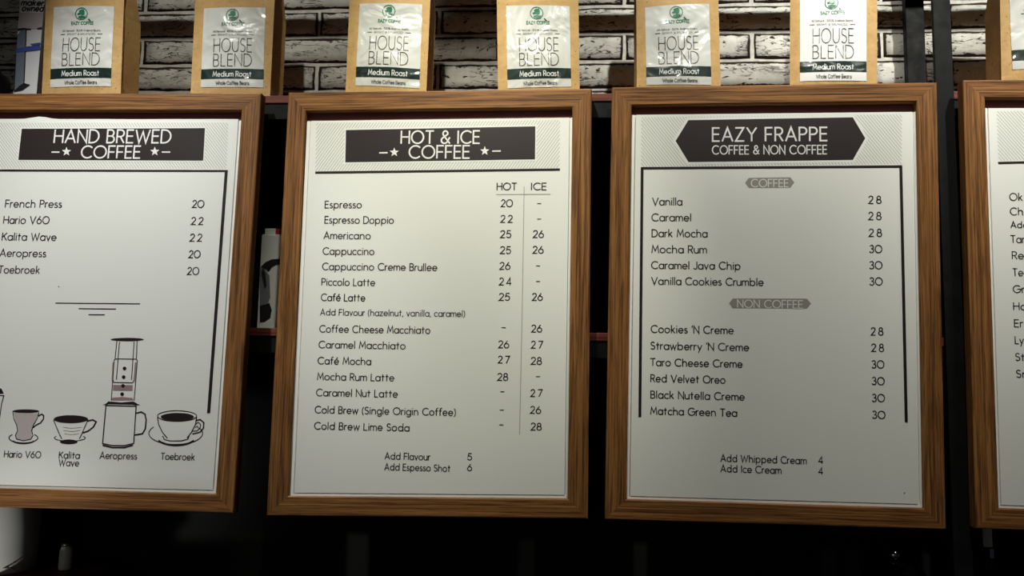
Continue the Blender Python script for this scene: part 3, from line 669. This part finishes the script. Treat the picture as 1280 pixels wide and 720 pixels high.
# ---------------------------------------------------------------- coffee bags on the top board
class Bag:
    T = .060; HT = .245
    def __init__(s, label, cx, yf, theta, L, R_, lab, mat=None, group='kraft bags of house blend coffee on the top board', seed=0, bulge=.006):
        s.mat = mat or M_label; n = Vector((math.sin(theta), -math.cos(theta), 0))  # outward normal towards the room
        p0 = aty(cx, 60, yf); s.M = Matrix.Translation((p0.x, yf, ZS[0]+.0004)) @ Matrix.Rotation(theta, 4, 'Z'); s.inv = s.M.inverted(); s.n = n; s.p0 = Vector((p0.x, yf, 0))
        s.root = tag(empty('coffee_bag', mat=s.M), label, 'coffee bag', group)
        a, b = s.U(L[0], 0), s.U(L[1], 112); c, d = s.U(R_[0], 0), s.U(R_[1], 112)
        s.ex = lambda z: (b[0]+(a[0]-b[0])*(z-b[1])/(a[1]-b[1]), d[0]+(c[0]-d[0])*(z-d[1])/(c[1]-d[1]))
        rnd = random.Random(seed); s.bg = bulge; s.ph = rnd.uniform(0, 6)
        nz, nf, ng = 26, 12, 6; V, F = [], []
        ring = 0
        for j in range(nz+1):
            z = s.HT*j/nz; xl, xr = s.ex(min(z, .2)); k = max(0, (z-.15)/(s.HT-.15)); t = s.T*(1-k)+.006*k
            pts = []
            for i in range(nf+1): x = xl+(xr-xl)*i/nf; pts.append((x, s.y(x, z), z))
            fo = .012*min(1, z/.03)*(1-.3*k)
            for i in range(1, ng): q = i/ng; pts.append((xr-fo*(1-abs(2*q-1)), s.y(xr, z)+t*q, z))
            for i in range(nf+1): x = xr+(xl-xr)*i/nf; pts.append((x, s.y(xr, z)+t+.003*math.sin(math.pi*i/nf)*(1-k), z))
            for i in range(1, ng): q = 1-i/ng; pts.append((xl+fo*(1-abs(2*q-1)), s.y(xl, z)+t*q, z))
            ring = len(pts); V += pts
        for j in range(nz):
            for i in range(ring): F.append((j*ring+i, j*ring+(i+1) % ring, (j+1)*ring+(i+1) % ring, (j+1)*ring+i))
        F.append(tuple(range(ring))[::-1]); F.append(tuple(nz*ring+i for i in range(ring)))
        o = mesh('bag_body', V, F, M_kraft, s.root)
        xl, xr = s.ex(.2); y0 = s.y((xl+xr)/2, s.HT)
        box('rolled_top', xl+.001, xr-.001, y0-.011, y0+.012, s.HT-.012, s.HT+.010, M_kraft, s.root, .004)
        # label
        s.q = [s.U(*p) for p in lab]
        s.lo = s.patch('front_label', 0, 1, 0, 1, s.mat, .0006, s.root, 16, 20)
        dk = M_lblack
        s.patch('roast_band', 0, 1, .775, .9, dk, .0009, s.lo, 16, 3)
        s.txt('HOUSE', .20, .81,   .565, .165, .0082, M_ltext, sp=.22); s.txt('BLEND', .20, .81, .742, .150, .0082, M_ltext, sp=.22)
        s.txt('Medium Roast', .20, .81, .872, .062, .0082, M_lwhite, lift=.0012); s.txt('Whole Coffee Beans', .25, .78, .972, .040, .0050, M_ltext)
        s.txt('EAZY COFFEE', .32, .68, .232, .036, .0065, M_lgreen)
        s.txt('All Natural * 100% Arabica Beans', .18, .80, .318, .022, .0030, M_ltext); s.txt('BRIGHT & BALANCED', .26, .72, .362, .022, .0028, M_lgrey)
        for e0, e1 in ((.15, .225), (.76, .835)): s.rib([(e0, .352), (e1, .352)], .008, M_ltext, 'label_dash')
        C = (.48, .098); rx, ry = .098, .073
        s.rib([(C[0]+rx*math.cos(k/12*math.pi), C[1]+ry*math.sin(k/12*math.pi)) for k in range(25)], .013, M_lgreen, 'emblem_ring')
        def blob(pts): 
            V2 = [s.bil(C[0]+u*rx, C[1]+v*ry) for u, v in pts]; V = [(x, s.y(x, z)-.0012, z) for x, z in V2]; mesh('emblem_mark', V, [tuple(range(len(V)))], M_lgreen, s.lo)
        blob([(-.45, -.5), (-.1, -.72), (.4, -.75), (.55, -.35), (.5, .1), (.2, .25), (-.1, .1), (-.55, .2), (-.7, -.05), (-.3, -.2)])
        blob([(-.5, .45), (0, .3), (.6, .4), (.75, .2), (.6, .65), (0, .85), (-.5, .7)])
        s.rib([(.60, .165), (.635, .195)], .020, M_ltext, 'emblem_handle')
    def U(s, px, py):
        q = s.inv @ on_plane(px, py, s.p0, s.n); return (q.x, q.z)
    def y(s, x, z):
        xl, xr = s.ex(min(max(z, 0), .2)); u = max(-1, min(1, 2*(x-xl)/(xr-xl)-1)); k = max(0, (z-.15)/(s.HT-.15))
        e = (1-u*u)*min(1, z/.04+.35)
        return -s.bg*e*(1-k)+.024*k*k + .0008*math.sin(z*55+s.ph)*e
    def bil(s, u, v):
        TL, TR, BR, BL = s.q
        f = lambda i: (TL[i]*(1-u)+TR[i]*u)*(1-v)+(BL[i]*(1-u)+BR[i]*u)*v
        return f(0), f(1)
    def patch(s, name, u0, u1, v0, v1, mat, lift, parent, n, m):
        V, F = [], []
        for j in range(m+1):
            for i in range(n+1):
                x, z = s.bil(u0+(u1-u0)*i/n, v0+(v1-v0)*j/m); V.append((x, s.y(x, z)-lift, z))
        for j in range(m):
            for i in range(n): a = j*(n+1)+i; F.append((a, a+n+1, a+n+2, a+1))
        return mesh(name, V, F, mat, parent, smooth=True)
    def rib(s, pts, wt, mat, name, lift=.0011):
        asp = 1.24; V2, F = [], []; ribbon(V2, F, [(u, -v*asp) for u, v in pts], wt, .3)
        V = []
        for u, v in V2: x, z = s.bil(u, -v/asp); V.append((x, s.y(x, z)-lift, z))
        mesh(name, V, F, mat, s.lo)
    def txt(s, t, x0, x1, base, cap, wt, mat, lift=.0011, sp=.2):
        asp = 1.24; V2, F = text2d(t, x0, x1, -base*asp, cap*asp, wt*1.35, sp)
        V = []
        for u, v in V2: x, z = s.bil(u, -v/asp); V.append((x, s.y(x, z)-lift, z))
        mesh('label_text', V, F, mat, s.lo)
YB = 1.293
R = math.radians
Bag('kraft house blend coffee bag, leftmost, beside the printed white carton', 104, YB, R(2), (57.5, 52.5), (155, 151), [(68.7, 10), (144, 9), (139.5, 108.5), (63.7, 110)], seed=1)
Bag('kraft house blend coffee bag second from left, with streaky glare on its label', 290, YB, R(1), (244, 238.5), (343.3, 338), [(256, 11.5), (332.4, 10.5), (329.6, 110), (251.7, 110)], seed=2)
Bag('kraft house blend coffee bag above the left half of the hot and ice coffee menu', 485, YB, R(1), (437, 432), (538, 533), [(450.3, 6), (528, 6.5), (524.7, 111), (444.7, 107.5)], seed=3)
Bag('kraft house blend coffee bag above the right end of the hot and ice coffee menu', 672, YB, R(0), (621, 622.5), (723, 724.6), [(633, 8.5), (712, 9), (714, 109), (634.6, 111)], seed=4)
Bag('kraft house blend coffee bag above the left end of the frappe menu', 848, YB, R(0), (795.4, 796), (898, 901), [(806, 10.5), (886, 6), (889, 107), (808, 107)], seed=5)
Bag('kraft house blend coffee bag with a smooth bright white label, left of the steel posts', 1042, YB, R(-16), (987.7, 987.3), (1096.6, 1096.5), [(1000, -4), (1083, -5), (1083, 102), (1000, 102.5)], mat=M_label_matt, seed=6)
Bag('kraft house blend coffee bag at the right edge, above the cut-off menu', 1306, YB, R(-5), (1250, 1252), (1362, 1364), [(1260, -18), (1352, -20), (1353, 87), (1264.5, 88)], seed=7)
# ---------------------------------------------------------------- printed carton and black jar at the top left
def carton():
    y = 1.300; th = R(5); n = Vector((math.sin(th), -math.cos(th), 0)); p0 = aty(22, 60, y)
    M = Matrix.Translation((p0.x, y, ZS[0]+.0004)) @ Matrix.Rotation(th, 4, 'Z'); inv = M.inverted()
    U = lambda px, py: (lambda q: (q.x, q.z))(inv @ on_plane(px, py, Vector((p0.x, y, 0)), n))
    root = tag(empty('carton', mat=M), 'white printed carton with a picture and italic words, left of the first coffee bag', 'box')
    wd = U(52, 60)[0]+0; xa0 = U(25, 0); xa1 = U(17, 113)
    W_ = NT('carton_white', .45, srgb(200, 200, 200)).m; K = NT('carton_black', .4, srgb(18, 18, 20)).m; BL = NT('carton_blue', .5, srgb(44, 66, 140)).m
    SL = NT('carton_slate', .5, srgb(92, 100, 112)).m; PK = NT('carton_rose_grey', .5, srgb(168, 158, 158)).m; GY = NT('carton_grey', .5, srgb(140, 140, 138)).m
    def xe(z): return xa1[0]+(xa0[0]-xa1[0])*(z-xa1[1])/(xa0[1]-xa1[1])
    x1 = U(50.5, 60)[0]; HT = .26
    xe0, xe1 = xe(0), xe(HT)
    V = [(xe0, 0, 0), (x1, 0, 0), (x1, 0, HT), (xe1, 0, HT), (xe0-.012, .06, 0), (x1-.012, .06, 0), (x1-.012, .06, HT), (xe1-.012, .06, HT)]
    mesh('box_body', V, [(0, 1, 2, 3), (1, 5, 6, 2), (5, 4, 7, 6), (4, 0, 3, 7), (3, 2, 6, 7), (1, 0, 4, 5)], W_, root)
    def pp(name, pts, mat, lift=.0004):
        q = [U(*p) for p in pts]; q = [(max(xe(z)+.0002, min(x, x1)), z) for x, z in q]
        # real prints are flat: one face each
        return mesh(name, [(x, -lift, max(z, .0004)) for x, z in q], [tuple(range(len(q)))[::-1]], mat, root)
    pp('printed_picture', [(24, 16), (60, 16), (60, 36.5), (23, 36.5)], PK)
    pp('printed_picture', [(22, 36), (29, 35), (39, 36), (39, 37.6), (30, 37.5), (22, 38.5)], K, .0006); pp('printed_picture', [(46, 35.5), (60, 34), (60, 37), (47, 37)], K, .0006)
    pp('printed_picture', [(21, 44), (26, 38), (32.5, 37.5), (30, 106), (26, 113), (15, 113)], SL, .0006)
    pp('printed_picture', [(19.3, 41), (21.3, 40), (18.5, 113), (14, 113)], K, .0008)
    pp('printed_picture', [(32.4, 37.5), (33.6, 37.5), (30.8, 106), (29.6, 106)], K, .0008)
    pp('printed_picture', [(20, 61), (36, 58), (54, 57), (60, 60), (52, 62.5), (34, 64.5), (20, 66)], BL, .001); pp('printed_picture', [(38, 55), (60, 53.5), (60, 56), (42, 57.5)], BL, .001)
    pp('printed_picture', [(24, 108), (30, 104), (38, 106), (28, 113), (13, 115)], K, .001)
    for t, a, b, base, cap in (('maker', 26.5, 54, 6.5, 9.5), ('owned', 27.5, 56, 13.6, 10)):
        p = U(a, base); q = U(b, base); cp = U(a, base-cap)[1]-p[1]; V2, F = text2d(t, p[0], min(q[0], x1-.001), p[1], cp*.72, .0019, .22, .2)
        mesh('printed_text', [(x, -.0006, z) for x, z in V2], F, K, root)
    # side panel print
    mesh('side_panel', [(xe0-.0003, .0005, .001), (xe0-.0123, .0595, .001), (xe1-.0123, .0595, HT-.001), (xe1-.0003, .0005, HT-.001)], [(0, 1, 2, 3)], GY, root)
carton()
Mk = NT('black_plastic', .35, (.012, .012, .013)).m
p = aty(-8, 100, 1.34)
t = tag(empty('storage_jar', (p.x, 1.34, ZS[0]+.0004)), 'round-shouldered black jar at the far left end of the top board', 'jar')
lathe('jar_body', [(.001, 0), (.024, 0), (.026, .004), (.026, .045), (.022, .055), (.012, .060), (.001, .061)], Mk, t); lathe('jar_lid', [(.001, .0605), (.010, .0605), (.011, .062), (.010, .067), (.001, .068)], Mk, t)
# ---------------------------------------------------------------- things on the second board
p0 = aty(324, 350, 1.40)
cardw = NT('carton_pale_grey', .5, srgb(226, 228, 220)).m
zt = aty(340, 293.5, 1.40).z
t = tag(empty('gift_box', (p0.x, 1.40, ZS[1]+.0004)), 'pale grey box with a black curved emblem in the gap between the two left menus', 'box')
hb = zt-ZS[1]
box('box_body', 0, .13, 0, .05, .0, hb, cardw, t, .0015); box('top_flap', .0015, .1285, .0015, .0485, hb+.0001, hb+.0009, cardw, t, 0)
def gp(name, pts, mat, lift):
    q = [aty(px, py, 1.40) for px, py in pts]
    mesh(name, [(v.x-p0.x, -lift, max(.0005, v.z-ZS[1])) for v in q], [tuple(range(len(q)))[::-1]], mat, t)
Mem = NT('emblem_black', .5, (.012, .012, .012)).m; Mgr = NT('emblem_grey', .5, srgb(120, 122, 124)).m
gp('emblem', [(326, 334), (332, 328), (340, 324.5), (362, 323), (362, 330), (346, 331), (340, 334), (336, 340), (333, 337)], Mem, .0010)
gp('emblem', [(325, 334), (332, 338), (337, 345), (338, 372), (335, 380), (325, 382)], Mgr, .0009)
gp('emblem', [(329, 335), (332, 342), (333.5, 358), (331, 362), (329, 352), (327, 342)], Mem, .0012)
gp('emblem', [(325, 383), (332, 381), (337, 379), (340, 388), (338, 397), (331, 402), (325, 403)], Mem, .0012)
redm = NT('carton_red', .5, srgb(150, 36, 34)).m
p = aty(340, 292, 1.405); t = tag(empty('small_red_box', (p.x, 1.405, zt+.0014)), 'small red box lying on top of the pale grey emblem box', 'box')
box('box_body', -.012, .075, 0, .04, .0, .010, redm, t, .001); box('white_band', -.0125, .006, -.0005, .0405, -.0002, .0105, cardw, t, .0005)
# ---------------------------------------------------------------- things on the third board
Mgrey = NT('dull_grey', .6, srgb(205, 206, 198)).m; Mbg = NT('black_gloss', .12, (.006, .006, .007), spec=.6).m; Mchrome = NT('chrome', .15, (.6, .6, .6), metal=1).m
def lowth(name, label, cat, px, y, parts):
    q = aty(px, 700, y); low = 0 if px < 200 else .06
    t = tag(empty(name, (q.x, y, ZS[2]+.0004-low)), label, cat)
    for nm, prof, mat in parts: lathe(nm, prof, mat, t)
    return t
tx = aty(95, 716, 1.30).x
t = tag(empty('tray', (-.86, 1.30, ZS[2]-.0596)), 'dark red wooden tray under the grey canister at the bottom left corner', 'tray')
bm = bmesh.new(); boxbm(bm, -.16, tx+.86, -.009, .115, 0, .0590, .003); frombm('tray_body', bm, M_board, t)
bm = bmesh.new()
for q in (-.13, .02): boxbm(bm, q, q+.09, -.0105, -.0092, .02, .045, .0003)
frombm('front_slots', bm, Mk, t)
t = lowth('steel_canister', 'large dull grey canister under the left menu, at the bottom left corner', 'canister', -2, 1.345, [
  ('canister_body', [(.001, 0), (.052, 0), (.0535, .003), (.055, .03), (.056, .06), (.0555, .085), (.052, .12), (.046, .15), (.001, .151)], Mgrey),
  ('canister_lid', [(.001, .1515), (.044, .1515), (.045, .158), (.012, .163), (.012, .175), (.001, .176)], Mk)])
t = lowth('small_pitcher', 'slim dark pitcher with a grey side right of the grey canister', 'pitcher', 82, 1.36, [
  ('pitcher_body', [(.001, 0), (.0095, 0), (.010, .002), (.0098, .030), (.0075, .036), (.001, .037)], Mgrey), ('pitcher_lid', [(.001, .0372), (.008, .0372), (.008, .042), (.001, .043)], Mk)])
t = lowth('black_canister', 'glossy black canister with a chrome knob under the frappe menu', 'canister', 1118, 1.365, [
  ('canister_body', [(.001, 0), (.038, 0), (.041, .004), (.041, .060), (.038, .068), (.043, .078), (.043, .100), (.038, .108), (.028, .114), (.001, .118)], Mbg), ('knob', [(.001, .1182), (.006, .1182), (.009, .126), (.006, .132), (.001, .133)], Mchrome)])
q = [aty(0, 714, 1.305), aty(4, 710, 1.306), aty(10, 709.3, 1.307), aty(16, 711.5, 1.306), aty(22, 716.5, 1.305)]
zc = ZS[2]+.0016
pts = [Vector((q[0].x-.05, 1.300, zc)), Vector((q[0].x-.02, 1.304, zc+.002))]+[Vector((v.x, v.y, max(v.z, zc))) for v in q]+[Vector((q[4].x+.01, 1.30, zc)), Vector((q[4].x+.05, 1.31, zc))]
tag(tube('cable', pts, .0013, Mk), 'thin black cable looped in front of the grey canister', 'cable')
a = aty(1228.5, 664, 1.32); b = aty(1241, 684, 1.32)
t = tag(empty('price_tag_stand', ((a.x+b.x)/2, 1.32, ZS[2]-.0596)), 'small grey card holder standing below the cut-off menu on the right', 'card holder')
hw = (b.x-a.x)/2; box('card', -hw, hw, 0, .002, b.z-ZS[2]+.0596, a.z-ZS[2]+.0796, Mgrey, t, .0004)
c1 = aty(1239.5, 690, 1.32).x-(a.x+b.x)/2; box('clip', c1-.0028, c1+.0028, -.001, .004, aty(1239, 698, 1.32).z-ZS[2]+.0596, b.z-ZS[2]+.0576, Mchrome, t, .0006)
box('stem', c1-.001, c1+.001, .001, .003, .003, a.z-ZS[2]+.0596, Mk, t, 0); box('foot', c1-.018, c1+.018, -.010, .014, 0, .003, Mk, t, .0006)
